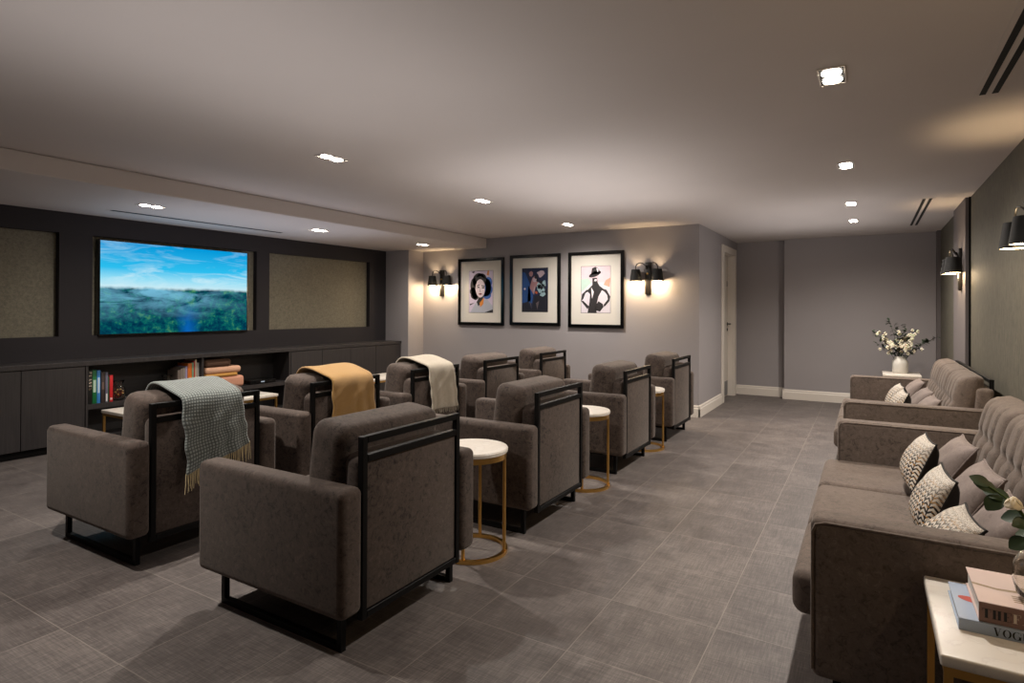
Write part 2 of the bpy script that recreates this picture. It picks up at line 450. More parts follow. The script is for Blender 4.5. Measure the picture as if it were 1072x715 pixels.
# ------------------------------------------------------------------ wall lamps
def make_sconce(label, loc, rz):
    # local: wall plane at y=0, room towards -y
    t = thing('wall_lamp', label, 'wall lamp', loc, rz, 'twin-shade wall lamps')
    new('backplate', B(-.042, .042, -.028, -.0005, -.19, .23, .008, 2), 'dark_bronze', t, 40)
    bm = bmesh.new(); lathe(bm, [(.012, 0), (.012, .02)], n=16)
    bmesh.ops.transform(bm, matrix=Matrix.Translation((0, -.028, .08)) @ Matrix.Rotation(PI/2, 4, 'X'), verts=bm.verts)
    new('knob', bm, 'brass', t, 40)
    for s in (-1, 1):
        pts = [(s*.02, -.03, .10)]
        pts = [(s*.02, -.03, .14), (s*.022, -.045, .19)]
        for k in range(9):
            a = PI*k/8
            pts.append((s*(.085-.06*math.cos(a)) if k else s*.025, -.03-.055*min(1, k/5+.25), .165+.055*math.sin(a)))
        pts.append((s*.145, -.085, .13))
        bm = bmesh.new(); tube(bm, pts, .006, 8)
        new('arm', bm, 'dark_bronze', t, 60)
        bm = bmesh.new(); c = (s*.145, -.085, 0)
        lathe(bm, [(.078, -.02), (.056, .135), (.053, .135), (.075, -.02)], c, 36, cap=False)
        # close the rims
        sh = new('shade', bm, 'shade_black', t, 50)
        bm = bmesh.new(); lathe(bm, [(.0745, -.016), (.0735, -.010)], c, 32); new('diffuser', bm, 'sconce_glow', sh)
        bm = bmesh.new()
        for k in range(3):
            a = 2*PI*k/3; tube(bm, [(c[0], c[1], .131), (c[0]+.054*math.cos(a), c[1]+.054*math.sin(a), .131)], .003, 6)
        new('spider', bm, 'dark_bronze', sh)
    return t
AMB = (1, .72, .42)
def sconce_light(cx, cy, z, dx, dy, wd, wu):
    for s in (-1, 1):
        light('wall_lamp_glow', 'POINT', (cx+dx*s*.145, cy+dy*s*.145, z-.035), wd, AMB, shadow_soft_size=.03)
        o = light('wall_lamp_upglow', 'SPOT', (cx+dx*s*.145, cy+dy*s*.145, z+.10), wu, AMB, shadow_soft_size=.03, spot_size=math.radians(100), spot_blend=.8)
        o.rotation_euler = (PI, 0, 0)
sc = make_sconce('twin-shade wall lamp between the pier and the framed portrait', (-5.862, YA, 1.74), 0)
copy_tree(sc, (-2.472, YA, 1.74), 'twin-shade wall lamp beside the framed print of a figure in a hat')
sconce_light(-5.862, YA-.085, 1.74, 1, 0, 6, 3.); sconce_light(-2.472, YA-.085, 1.74, 1, 0, 6, 3.)
# right wall: room towards -x  -> rotate local -y to -x
copy_tree(sc, (.79, 7.30, 1.74), 'twin-shade wall lamp on the grey pilaster above the far sofa', rz=-PI/2)
copy_tree(sc, (XR, 4.40, 1.74), 'twin-shade wall lamp on the olive wall above the sofa beside the near table', rz=-PI/2)
sconce_light(.705, 7.30, 1.74, 0, 1, 1.6, 2.0); sconce_light(XR-.085, 4.40, 1.74, 0, 1, 1.6, 2.4)
sconce_light(XR-.085, 1.50, 1.74, 0, 1, 2.4, 2.4)

# ------------------------------------------------------------------ television and cabinet
tv = thing('television', 'large flat television showing misty forest under blue sky', 'television', (0, 3.845, 1.55))
XS = -6.715
new('case', B(-6.78, XS, -.845, .845, -.497, .497, .004, 2), 'black_gloss', tv)
bm = bmesh.new()
quad_uv(bm, [(XS+.001, -.832, -.478), (XS+.001, .832, -.478), (XS+.001, .832, .485), (XS+.001, -.832, .485)], [(0, 0), (1, 0), (1, 1), (0, 1)])
new('screen', bm, 'tv_picture', tv)
new('wall_mount', B(XB, -6.78, -.25, .25, -.2, .2), 'black_metal', tv)

XC, XCB = -6.40, XT
cab = thing('media_cabinet', 'long low dark wood cabinet with open shelves running under the television', 'cabinet', (0, 0, 0))
new('worktop', B(XCB, XC+.006, Y0+.02, 7.21, .788, .833, .003, 2), 'dark_wood', cab)
new('plinth', B(XCB, XC-.05, Y0+.02, 7.20, 0, .07), 'black_metal', cab)
bm = B(XCB, XC-.02, Y0+.02, 2.755, .07, .788); box(bm, XCB, XC-.02, 5.095, 7.20, .07, .788)
new('carcass', bm, 'dark_wood', cab)
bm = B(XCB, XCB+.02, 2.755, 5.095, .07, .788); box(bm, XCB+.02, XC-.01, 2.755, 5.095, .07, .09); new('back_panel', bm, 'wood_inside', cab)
new('divider', B(XCB+.02, XC-.01, 3.912, 3.932, .09, .788), 'dark_wood', cab)
new('side_panel', B(XCB+.02, XC, 2.755, 2.775, .07, .788), 'dark_wood', cab)
new('side_panel', B(XCB+.02, XC, 5.072, 5.095, .07, .788), 'dark_wood', cab)
new('shelf', B(XCB+.02, XC-.01, 2.775, 3.912, .365, .41), 'dark_wood', cab)
new('shelf', B(XCB+.02, XC-.01, 3.932, 5.072, .365, .41), 'dark_wood', cab)
edges = [2.75, 2.25, 1.74, 1.23, .72, .21, -.30, -.81, -1.32]
for a, b in zip(edges, edges[1:]): new('door', B(XC-.02, XC, b+.0025, a-.0025, .075, .782, .0015, 1), 'dark_wood', cab)
edges = [5.1, 5.615, 6.13, 6.645, 7.205]
for a, b in zip(edges, edges[1:]): new('door', B(XC-.02, XC, a+.0025, b-.0025, .075, .782, .0015, 1), 'dark_wood', cab)

simple('cover_ice', srgb(166, 180, 200), .4, 0, .05, 10); simple('cover_rose', srgb(204, 180, 172), .45, 0, .05, 10)
simple('spine_rose', srgb(132, 100, 88), .5, 0, .05, 20); simple('lip_red', srgb(190, 70, 52), .4, 0, .1, 30); simple('tan_ink', srgb(150, 126, 96), .6, 0, .1, 30)
simple('ink_black', srgb(16, 15, 16), .5, 0, .05, 30); simple('ink_cream', srgb(222, 206, 186), .5, 0, .05, 30)
def stroke(bm, x0, z0, x1, z1, w, d=.0006):
    # straight pen stroke of horizontal width w
    a = [(x0-w/2, z0), (x0+w/2, z0), (x1+w/2, z1), (x1-w/2, z1)]
    f = [bm.verts.new((x, -d, z)) for x, z in a]; bm.faces.new(f)
def hbar(bm, x0, x1, z, t, d=.0006):
    f = [bm.verts.new(p) for p in ((x0, -d, z), (x1, -d, z), (x1, -d, z+t), (x0, -d, z+t))]; bm.faces.new(f)
def ring(bm, cx, cz, rx, rz, wx, wz, a0=0, a1=2*PI, d=.0006, n=26):
    P = []
    for k in range(n+1):
        a = a0+(a1-a0)*k/n; c, s = math.cos(a), math.sin(a)
        P.append((bm.verts.new((cx+rx*c, -d, cz+rz*s)), bm.verts.new((cx+(rx-wx)*c, -d, cz+(rz-wz)*s))))
    for p, q in zip(P, P[1:]): bm.faces.new((p[0], q[0], q[1], p[1]))
def glyph(ch, x, z, h, bold):
    """Didone capitals: heavy stems, hair serifs. returns (bmesh, advance)"""
    bm = bmesh.new(); W = h*bold; T = h*.035; S = h*.09
    def stem(cx):
        hbar(bm, cx-W/2, cx+W/2, z, h); hbar(bm, cx-W/2-S, cx+W/2+S, z, T); hbar(bm, cx-W/2-S, cx+W/2+S, z+h-T, T)
    if ch == 'T':
        w = h*.78; hbar(bm, x+w/2-W/2, x+w/2+W/2, z, h); hbar(bm, x+w/2-W/2-S, x+w/2+W/2+S, z, T); hbar(bm, x, x+w, z+h-T*1.5, T*1.5)
        for q in (x, x+w-T): hbar(bm, q, q+T, z+h*.72, h*.28)
    elif ch == 'H':
        w = h*.86; stem(x+S+W/2); stem(x+w-S-W/2); hbar(bm, x+S+W, x+w-S-W, z+h*.5, T)
    elif ch in 'EF':
        w = h*.70; stem(x+S+W/2); hbar(bm, x+S, x+w, z+h-T, T); hbar(bm, x+w-T, x+w, z+h*.72, h*.28); hbar(bm, x+S+W, x+w*.72, z+h*.5, T); hbar(bm, x+w*.72-T, x+w*.72, z+h*.38, h*.26)
        if ch == 'E': hbar(bm, x+S, x+w, z, T); hbar(bm, x+w-T, x+w, z, h*.28)
    elif ch == 'A':
        w = h*.86; stroke(bm, x+w*.18, z, x+w*.5, z+h, T*1.3); stroke(bm, x+w*.78, z, x+w*.48, z+h, W); hbar(bm, x+w*.28, x+w*.68, z+h*.33, T)
        hbar(bm, x+w*.05, x+w*.32, z, T); hbar(bm, x+w*.6, x+w, z, T)
    elif ch == 'P':
        w = h*.74; stem(x+S+W/2); ring(bm, x+S+W, z+h*.74, w-S-W, h*.26, W*.9, T, -PI/2, PI/2)
    elif ch == 'L':
        w = h*.70; stem(x+S+W/2); hbar(bm, x+S, x+w, z, T*1.5); hbar(bm, x+w-T*1.5, x+w, z, h*.3)
    elif ch == 'N':
        w = h*.9; hbar(bm, x+S, x+S+T*2, z, h); hbar(bm, x+w-S-T*2, x+w-S, z, h); stroke(bm, x+w-S-W/2, z, x+S+W/2, z+h, W)
    elif ch == 'S':
        w = h*.66; ring(bm, x+w/2, z+h*.74, w/2, h*.26, W*.6, T*1.6, .5, PI*1.5); ring(bm, x+w/2, z+h*.26, w/2, h*.26, W*.6, T*1.6, -PI*.95, PI*.5)
    elif ch == 'V':
        w = h*.86; stroke(bm, x+w*.5, z, x+w*.2, z+h, W); stroke(bm, x+w*.52, z, x+w*.82, z+h, T*1.3)
        hbar(bm, x, x+w*.4, z+h-T, T); hbar(bm, x+w*.68, x+w*.96, z+h-T, T)
    elif ch == 'O':
        w = h*.86; ring(bm, x+w/2, z+h/2, w/2, h/2, W, T)
    elif ch == 'G':
        w = h*.88; ring(bm, x+w/2, z+h/2, w/2, h/2, W, T, .9, 2*PI-.6); hbar(bm, x+w-W-S*.5, x+w-S*.5, z+h*.05, h*.4); hbar(bm, x+w-W-S*1.4, x+w+S*.3, z+h*.43, T); hbar(bm, x+w-T*2.4, x+w-T*1.2, z+h*.66, h*.3)
    elif ch == 'U':
        w = h*.82; hbar(bm, x+S, x+S+W, z+h*.28, h*.72); hbar(bm, x, x+S*2+W, z+h-T, T); hbar(bm, x+w-S-T*1.5, x+w-S, z+h*.28, h*.72); hbar(bm, x+w-S*2.2, x+w, z+h-T, T)
        ring(bm, (x+S+x+w-S)/2, z+h*.29, (w-2*S)/2, h*.29, W*.8, T*1.5, PI, 2*PI)
    return bm, w+h*.08

ZSH = .41
def shelf_book(label, y0, y1, h, col, depth=.2, title=None, xf=-6.455, band=None):
    nm = 'cover_%d' % len(M); simple(nm, col, .5, 0, .06, 60)
    w = y1-y0; t = thing('book', label, 'book', (xf, (y0+y1)/2, ZSH+.0004), group='books on the cabinet shelf')
    bm = bmesh.new()
    box(bm, -.006, 0, -w/2, w/2, 0, h, .002, 2)
    box(bm, -depth, -.004, -w/2, -w/2+.003, 0, h); box(bm, -depth, -.004, w/2-.003, w/2, 0, h)
    new('cover', bm, nm, t, 40)
    new('pages', B(-depth+.005, -.006, -w/2+.003, w/2-.003, .004, h-.004), 'page_white', t)
    if title:
        tx, sz, z, mt = title
        mm = Matrix(((0, -1, 0, 0), (0, 0, 1, 0), (-1, 0, 0, 0), (0, 0, 0, 1)))
        cv = [c for c in t.children if c.name.startswith('cover')][0]
        for k, ch in enumerate(tx):
            bm, adv = glyph(ch, 0, -sz/2, sz, .24)
            bmesh.ops.transform(bm, matrix=Matrix.Translation((0, 0, z-k*sz*1.22)) @ mm, verts=bm.verts)
            new('letter', bm, 'tan_ink' if ch == 'S' else mt, cv)
    if band:
        z0, z1, c2 = band
        n2 = 'cover_%d' % len(M); simple(n2, c2, .5, 0, .05, 60)
        new('band', B(.0, .0008, -w*.32, w*.32, z0, z1), n2, t)
    return t
shelf_book('tall black book spelling PLANT down its spine', 2.80, 2.834, .325, srgb(14, 14, 14), title=('PLANTS', .026, .312, 'ink_cream'))
shelf_book('tall green book with white title on its spine', 2.836, 2.872, .325, srgb(16, 112, 60), band=(.11, .23, srgb(190, 214, 196)))
shelf_book('bright blue book standing beside the tall green one', 2.875, 2.905, .32, srgb(60, 140, 214), band=(.10, .25, srgb(190, 216, 236)))
shelf_book('dark mottled brown book beside the bright blue one', 2.912, 2.944, .30, srgb(62, 50, 48), band=(.13, .2, srgb(110, 90, 84)))
shelf_book('grey and plum book with white foot standing next to the red one', 2.95, 2.974, .295, srgb(108, 106, 124), band=(0.01, .085, srgb(220, 220, 220)))
shelf_book('thin dark green book squeezed beside the red one', 2.976, 2.984, .25, srgb(40, 88, 54))
shelf_book('bright red book at the end of the row near the potpourri jar', 2.988, 3.018, .262, srgb(206, 28, 36), band=(.02, .04, srgb(230, 200, 196)))
r = [('broad taupe book at the start of the row by the dark jar', 3.665, 3.695, .255, (104, 92, 84)),
     ('second taupe book of the row, slightly taller than its neighbour', 3.697, 3.722, .27, (122, 110, 100)),
     ('stone coloured book leaning on the lilac one', 3.724, 3.746, .28, (134, 124, 112)),
     ('slim lilac book standing beside the orange one', 3.749, 3.772, .29, (150, 140, 170)),
     ('orange book standing among pale thin books', 3.776, 3.822, .32, (206, 108, 30)),
     ('thin green and white book beside the orange one', 3.825, 3.843, .325, (120, 160, 130)),
     ('thin red book beside the tall cream one', 3.845, 3.859, .34, (180, 60, 48)),
     ('tall thin cream book rising highest in its row', 3.861, 3.877, .362, (214, 200, 176)),
     ('pale grey book against the shelf divider', 3.88, 3.905, .32, (176, 172, 166))]
for lab, a, b, h, c in r: shelf_book(lab, a, b, h, srgb(*c), band=(.1, .17, srgb(*[min(255, q+30) for q in c])))

def jar(label, loc, s, fill_cols, seed):
    random.seed(seed)
    t = thing('glass_jar', label, 'jar', loc)
    bm = bmesh.new()
    lathe(bm, [(.035*s, 0), (.052*s, .012*s), (.060*s, .06*s), (.055*s, .11*s), (.036*s, .145*s), (.034*s, .155*s), (.050*s, .19*s),
               (.047*s, .188*s), (.031*s, .155*s), (.033*s, .145*s), (.052*s, .108*s), (.057*s, .06*s), (.049*s, .014*s), (.034*s, .004*s)], n=28)
    new('vessel', bm, 'clear_glass', t, 60)
    bms = [bmesh.new() for _ in fill_cols]
    for i in range(46):
        a = random.uniform(0, 2*PI); z = random.uniform(.02, .10)*s; rr = random.uniform(0, .042)*s
        k = random.randrange(len(fill_cols)); m = Matrix.Translation((rr*math.cos(a), rr*math.sin(a), z)) @ Matrix.Rotation(random.uniform(0, 3), 4, (random.random(), random.random(), .3)) @ Matrix.Diagonal((1, .7, .35, 1))
        bmesh.ops.create_icosphere(bms[k], subdivisions=1, radius=.012*s, matrix=m)
    for k, c in enumerate(fill_cols):
        nm = 'petal_%d' % len(M); simple(nm, c, .8, 0, .2, 90); new('potpourri', bms[k], nm, t, 60)
jar('round glass jar of red and yellow potpourri next to the red book', (-6.52, 3.10, ZSH+.0004), 1.05, [srgb(206, 160, 80), srgb(150, 40, 44), srgb(96, 56, 36)], 3)
jar('round glass jar of dark potpourri beside the taupe books', (-6.52, 3.585, ZSH+.0004), 1.1, [srgb(40, 34, 32), srgb(120, 70, 60)], 4)

def folded(label, y0, y1, z0, z1, mat, x0=-6.71, x1=-6.43):
    t = thing('folded_throw', label, 'blanket', ((x0+x1)/2, (y0+y1)/2, z0), group='folded throws stacked on the cabinet shelf')
    h = z1-z0; n = 1; bm = bmesh.new()
    for i in range(n):
        box(bm, (x0-x1)/2, (x1-x0)/2-.004*i, -(y1-y0)/2+.006*i, (y1-y0)/2-.008*i, h*i/n, h*(i+1)/n, min(h/n*.47, .036), 6)
    new('layers', bm, mat, t, 60)
folded('pink folded throw at the bottom of the stack on the shelf', 3.96, 4.46, ZSH+.0006, .545, 'fold_pink')
folded('mustard folded throw within the stack on the shelf', 3.965, 4.37, .5455, .585, 'fold_mustard')
folded('peach folded throw below the brown one on the shelf', 3.965, 4.42, .5855, .665, 'fold_peach')
folded('dark brown folded throw topmost of the stack on the shelf', 3.965, 4.29, .6655, .755, 'fold_brown')
t = thing('media_player', 'flat black media player on the open shelf beside the folded throws', 'media player', (-6.56, 4.72, ZSH+.0004))
new('case', B(-.12, .12, -.18, .18, .004, .05, .003, 2), 'black_gloss', t)
new('display', B(.1202, .121, -.03, .02, .02, .032), 'led', t)
bm = bmesh.new()
for a in (-.09, .09):
    for b in (-.14, .14): box(bm, a-.01, a+.01, b-.01, b+.01, 0, .005)
new('foot', bm, 'black_metal', t)

# ------------------------------------------------------------------ pictures
def flat(bm, pts, d):   # pts in picture plane (u right, v up) at depth d in front of print
    poly(bm, [(u, -d, v) for u, v in pts])
def ell(cx, cy, rx, ry, n=24, a0=0, a1=2*PI, rot=0):
    o = []
    for k in range(n):
        a = a0+(a1-a0)*k/(n if abs(a1-a0-2*PI) < 1e-6 else n-1); x, y = rx*math.cos(a), ry*math.sin(a)
        o.append((cx+x*math.cos(rot)-y*math.sin(rot), cy+x*math.sin(rot)+y*math.cos(rot)))
    return o
def picture(label, x, z, W, H, pw, ph, bg, shapes):
    t = thing('framed_picture', label, 'picture', (x, YA-.0005, z), group='framed pictures on the grey wall')
    fw = .045; bm = bmesh.new()
    for a in ((-W/2, -W/2+fw, -H/2, H/2), (W/2-fw, W/2, -H/2, H/2)): box(bm, a[0], a[1], -.035, 0, a[2], a[3], .004, 2)
    for a in ((-W/2+fw, W/2-fw, -H/2, -H/2+fw), (-W/2+fw, W/2-fw, H/2-fw, H/2)): box(bm, a[0], a[1], -.034, 0, a[2], a[3], .003, 2)
    new('frame', bm, 'black_gloss', t)
    new('mat_board', B(-W/2+fw, W/2-fw, -.012, -.002, -H/2+fw, H/2-fw), 'mat_board', t)
    nm = 'print_%d' % len(M); simple(nm, bg, .6, 0, .04, 12)
    pr = new('print', B(-pw/2, pw/2, -.014, -.012, -ph/2, ph/2), nm, t)
    d = .0143; bm = None
    e = .004; bm = bmesh.new()
    for a in ((-pw/2-e, -pw/2, -ph/2-e, ph/2+e), (pw/2, pw/2+e, -ph/2-e, ph/2+e), (-pw/2, pw/2, -ph/2-e, -ph/2), (-pw/2, pw/2, ph/2, ph/2+e)):
        box(bm, a[0], a[1], -.0135, -.012, a[2], a[3])
    new('print_border', bm, 'black_gloss', t)
    cache = {}
    for k, (c, pl) in enumerate(shapes):
        bm = bmesh.new()
        for p in pl:
            p = [(max(-pw/2, min(pw/2, u*pw/2)), max(-ph/2, min(ph/2, v*ph/2))) for u, v in p]
            flat(bm, p, d)
        d += .00018
        if c not in cache:
            cache[c] = 'ink_%d' % len(M); simple(cache[c], srgb(*c), .6, 0, .06, 25)
        new('artwork', bm, cache[c], pr)
    return t
BLK = (22, 20, 26); BLU = (36, 92, 172); SKN = (222, 206, 214); LIL = (196, 184, 206); ORG = (206, 128, 46)
shapes1 = [
    (LIL, [[(-1, -1), (1, -1), (1, 1), (-1, 1)]]),
    (ORG, [[(.5, .8), (.66, .76), (.68, 1), (.56, 1)], [(-.62, .2), (-.4, .3), (-.5, 0)]]),
    (BLU, [ell(.42, .2, .44, .44), ell(.62, .44, .32, .26), ell(.68, .1, .3, .24), ell(.5, -.16, .36, .2)]),
    (BLK, [ell(-.16, .52, .54, .38), ell(-.6, .3, .3, .36), ell(-.68, .02, .26, .2), ell(-.56, -.16, .3, .2), ell(.04, .64, .42, .24), [(-.8, .95), (-.5, 1), (-.6, .9)], ell(-.45, -.24, .26, .16)]),
    ((168, 172, 186), [[(-.9, -1), (-.3, -.42), (.5, -.35), (1, -.7), (1, -1)]]),
    (BLK, [[(-.35, -.5), (-.1, -.2), (.25, -.2), (.1, -.5), (-.2, -.7)], [(-.95, -.6), (-.5, -.52), (-.9, -.66)], [(.3, -1), (1, -.85), (1, -1)]]),
    (SKN, [ell(-.05, .16, .40, .44, 32, rot=.1)]),
    (BLK, [[(-.46, .5), (-.1, .66), (.4, .5), (.34, .62), (-.05, .76), (-.45, .66)], [(-.34, .30), (-.1, .35), (-.1, .31), (-.3, .26)], [(.04, .32), (.32, .28), (.34, .24), (.06, .27)],
           ell(-.2, .21, .10, .03), ell(.2, .19, .12, .035), [(-.06, .2), (-.1, .0), (.04, .0), (-.06, .02)]]),
    ((120, 30, 50), [ell(-.04, -.11, .14, .04)]),
    (ORG, [[(-.1, -.55), (.3, -.25), (.2, -.6), (-.05, -.75)]]),
]
picture('framed pop portrait of a dark-haired woman with blue shaded hair', -5.113, 1.614, .842, 1.03, .44, .64, srgb(*LIL), shapes1)
random.seed(21)
DB = (20, 30, 60)
def blob(cx, cy, r, n=9):
    return [(cx+r*random.uniform(.6, 1.3)*math.cos(2*PI*k/n), cy+.7*r*random.uniform(.6, 1.3)*math.sin(2*PI*k/n)) for k in range(n)]
shapes2 = [
    ((28, 70, 130), [[(-1, -.6), (-.3, -.5), (-.4, .3), (-.75, .8), (-1, .85)], [(-.5, .2), (-.1, -.1), (-.2, -.6), (-.6, -.6)]]),
    ((18, 20, 34), [[(-.3, -1), (1, -1), (1, .1), (.5, -.2), (.0, -.3)], [(-1, -1), (-.2, -1), (-.5, -.5), (-1, -.7)]]),
    ((150, 112, 116), [[(-.4, .1), (-.2, .55), (.1, .7), (.3, .3), (.05, .1), (-.1, -.2), (-.2, -.1)], blob(-.3, .72, .2)]),
    ((168, 150, 160), [blob(.45, .75, .25), blob(.0, .45, .16), [(-.1, .0), (.05, .3), (-.06, -.25)]]),
    ((140, 168, 176), [blob(.5, .1, .34), blob(.7, .3, .2), blob(.6, -.2, .2), blob(.35, .2, .2)]),
    ((24, 26, 34), [blob(.5, .12, .14), blob(.75, .1, .1), blob(.45, .35, .14), blob(.1, .6, .14), blob(.62, -.08, .08), blob(.2, .45, .1)]),
    ((170, 80, 44), [blob(.12, -.13, .1)]),
    ((90, 80, 84), [[(-.3, -.6), (-.22, -.9), (-.38, -.55)], [(.1, -.6), (.35, -.5), (.2, -.9)]]),
    ((200, 190, 206), [blob(-.78, .06, .07)]),
]
picture('framed dark blue abstract print hung between two pale prints', -4.166, 1.628, .835, 1.035, .425, .635, srgb(*DB), shapes2)
K = (34, 30, 32)
shapes3 = [
    ((208, 186, 194), [[(-1, .3), (1, .3), (1, 1), (-1, 1)]]),
    ((176, 198, 188), [[(-1, -.1), (-.3, .3), (-.5, .5), (-1, .45)]]),
    ((222, 150, 128), [[(.55, .2), (.95, .1), (1, .5), (.7, .4)]]),
    (K, [ell(-.05, .66, .42, .11, 20, rot=.22), [(-.32, .62), (-.25, .92), (-.02, .98), (.2, .9), (.34, .7)],
         [(-.22, .5), (.1, .5), (.14, .3), (.28, .15), (.5, .05), (.42, -.05), (.2, -.3), (.05, -.7), (.08, -1), (-.55, -1), (-.42, -.55), (-.38, -.2), (-.6, -.05), (-.4, .08), (-.22, .2)],
         [(-.6, -.0), (-.95, -.2), (-1, -.5), (-.85, -.4), (-.7, -.15), (-.42, -.05)], [(-1, -.5), (-.55, -.85), (-.45, -.72), (-.86, -.48)],
         [(.4, .06), (.75, -.02), (1, -.3), (.95, -.5), (.6, -.75), (.55, -.66), (.84, -.42), (.8, -.25), (.62, -.1), (.4, -.02)],
         [(-.0, -.7), (.2, -.5), (.5, -.62), (.56, -.74), (.3, -.95), (.0, -.88)]]),
    ((230, 224, 228), [[(.06, .92), (.2, .88), (.16, .74), (.1, .8)], [(-.3, .1), (-.12, -.1), (-.24, -.4), (-.28, -.1)], [(-.1, .36), (-.06, .44), (.1, .44), (.06, .36)]]),
]
picture('framed print of a black inked figure in a hat', -3.213, 1.622, .82, 1.05, .43, .64, srgb(208, 200, 208), shapes3)

# ------------------------------------------------------------------ armchairs (local: back frame plane x=0, chair faces -x)
def make_chair(label):
    t = thing('armchair', label, 'armchair', (0, 0, 0), group='brown suede armchairs with black metal frames')
    for s in (-1, 1):
        ya, yb = sorted((s*.325, s*.44))
        new('arm', B(-.90, .028, ya, yb, .165, .658, .032, 5), 'suede_chair', t, 60)
    new('seat_base', B(-.86, -.02, -.325, .325, .17, .32, .02, 3), 'suede_chair', t, 60)
    new('seat_cushion', B(-.90, -.20, -.323, .323, .315, .455, .045, 5), 'suede_chair', t, 60)
    # upholstered low back with a rolled top
    new('back_panel', B(-.135, -.012, -.296, .296, .155, .765, .05, 6), 'suede_chair', t, 60)
    # loose back cushion: puffed, tilted
    c = B(-.10, .10, -.322, .322, -.22, .235, .06, 6)
    for v in c.verts:
        k = 1-min(1, abs(v.co.y)/.34)**3; v.co.x += math.copysign(.018*k, v.co.x); v.co.z += .012*k if v.co.z > 0 else 0
    bmesh.ops.transform(c, matrix=Matrix.Translation((-.225, 0, .637)) @ Matrix.Rotation(.13, 4, 'Y'), verts=c.verts)
    cu = new('back_cushion', c, 'suede_chair', t, 60)
    # metal back frame
    w = .028; bm = bmesh.new()
    box(bm, -.012, .016, -.322, -.322+w, .125, .845, .002, 1); box(bm, -.012, .016, .322-w, .322, .125, .845, .002, 1)
    box(bm, -.012, .016, -.322+w, .322-w, .845-w, .845, .002, 1)
    box(bm, -.012, .016, -.322+w, .322-w, .742, .742+w, .002, 1)
    box(bm, -.012, .016, -.322+w, .322-w, .128, .128+w, .002, 1)
    new('back_frame', bm, 'black_metal', t)
    new('back_upholstery', B(-.011, .006, -.294, .294, .156, .742, .004, 2), 'suede_chair', t, 60)
    for s in (-1, 1):
        y = s*.35; bm = bmesh.new(); h = .0125
        box(bm, -.83, -.83+2*h, y-h, y+h, 0, .167); box(bm, -.055-2*h, -.055, y-h, y+h, 0, .167)
        box(bm, -.83+2*h, -.055-2*h, y-h, y+h, 0, 2*h)
        new('leg', bm, 'black_metal', t)
    new('under_frame', B(-.82, -.06, -.34, .34, .14, .167), 'black_metal', t)
    return t
XA_, XB_ = -3.22, -1.71
ca = make_chair('brown suede armchair with the grey-blue fringed throw over its back')
ca.location = (XA_, 2.005, 0)
for x, y, lab in ((XA_, 3.05, 'brown suede armchair with the mustard throw over its back'),
                  (XA_, 4.075, 'brown suede armchair with the cream throw over its back'),
                  (XA_, 5.155, 'bare brown suede armchair next to the one with the cream throw'),
                  (XA_, 6.315, 'bare brown suede armchair of the screen-side row closest to the picture wall'),
                  (XB_, 2.012, 'large brown suede armchair in front, beside the first round brass table'),
                  (XB_, 3.45, 'brown suede armchair standing between the first and second round brass tables'),
                  (XB_, 4.96, 'brown suede armchair standing between the second and third round brass tables'),
                  (XB_, 6.365, 'brown suede armchair of the aisle row closest to the wall corner')):
    copy_tree(ca, (x, y, 0), lab)

# ------------------------------------------------------------------ throws
def make_throw(label, mat, cx, cy, width, zend_l, zend_r, fringe, fr_mat, seed, skew=0., ff=1):
    random.seed(seed)
    t = thing('throw_blanket', label, 'blanket', (cx, cy, 0))
    # path in (x,z), over the cushion, then over the rail and down the back
    path = [(-.375, .70), (-.352, .80), (-.325, .880), (-.275, .915), (-.20, .917), (-.13, .905), (-.06, .885), (.0, .868), (.028, .855), (.037, .825), (.040, .78)]
    N, W_ = 16, 22
    pl = path[:]
    def at(s, zend):
        # hang: continue straight down
        L = 0.78-zend
        return (.040+.006*math.sin(s*3), .78-L*s)
    fn = bmesh.new(); uvl = fn.loops.layers.uv.verify()
    rows = []; fold = [random.uniform(-1, 1) for _ in range(4)]
    alln = len(pl)+N
    vlen = 0; prev = None
    for i in range(alln):
        row = []
        for j in range(W_+1):
            u = j/W_; ze = zend_l+(zend_r-zend_l)*u
            if i < len(pl): x, z = pl[i]
            else: x, z = at((i-len(pl)+1)/N, ze)
            h = max(0, i-len(pl)+2)/N
            wav = .010*h*math.sin(u*9+fold[0]*3)+.006*h*math.sin(u*17+fold[1]*4)
            y = (u-.5)*width*(1+.05*h)+skew*max(0, h)+.006*math.sin(i*.9+u*4)
            row.append(fn.verts.new((x+abs(wav)+.002*math.sin(u*13+i), y, z+.003*math.sin(u*7+i*.7))))
        rows.append(row)
    ds = [0]
    for a, b in zip(rows, rows[1:]): ds.append(ds[-1]+(b[W_//2].co-a[W_//2].co).length)
    for i in range(alln-1):
        for j in range(W_):
            f = fn.faces.new((rows[i][j], rows[i][j+1], rows[i+1][j+1], rows[i+1][j]))
            for lp, (a, b) in zip(f.loops, ((i, j), (i, j+1), (i+1, j+1), (i+1, j))): lp[uvl].uv = (b/W_*width, ds[a])
    ends = [v.co.copy() for v in rows[-1]]
    o = new('cloth', fn, mat, t, 180)
    md = o.modifiers.new('thick', 'SOLIDIFY'); md.thickness = .016; md.offset = 1.0
    md = o.modifiers.new('sub', 'SUBSURF'); md.levels = 1; md.render_levels = 1
    bm = bmesh.new(); n = int(width/.0075)
    for k in range(n):
        u = k/(n-1)*W_; j = min(W_-1, int(u)); p = ends[j].lerp(ends[j+1], u-j)
        L = fringe*random.uniform(.8, 1.15); dx = random.uniform(-.006, .012); dy = random.uniform(-.012, .012)
        tube(bm, [p+Vector((.006, 0, .01)), p+Vector((.006+dx*.5, dy*.4, -L*.5)), p+Vector((.004+dx, dy, -L))], .0022, 5, r1=.0014)
    new('fringe', bm, fr_mat, t, 60)['kind'] = 'stuff'
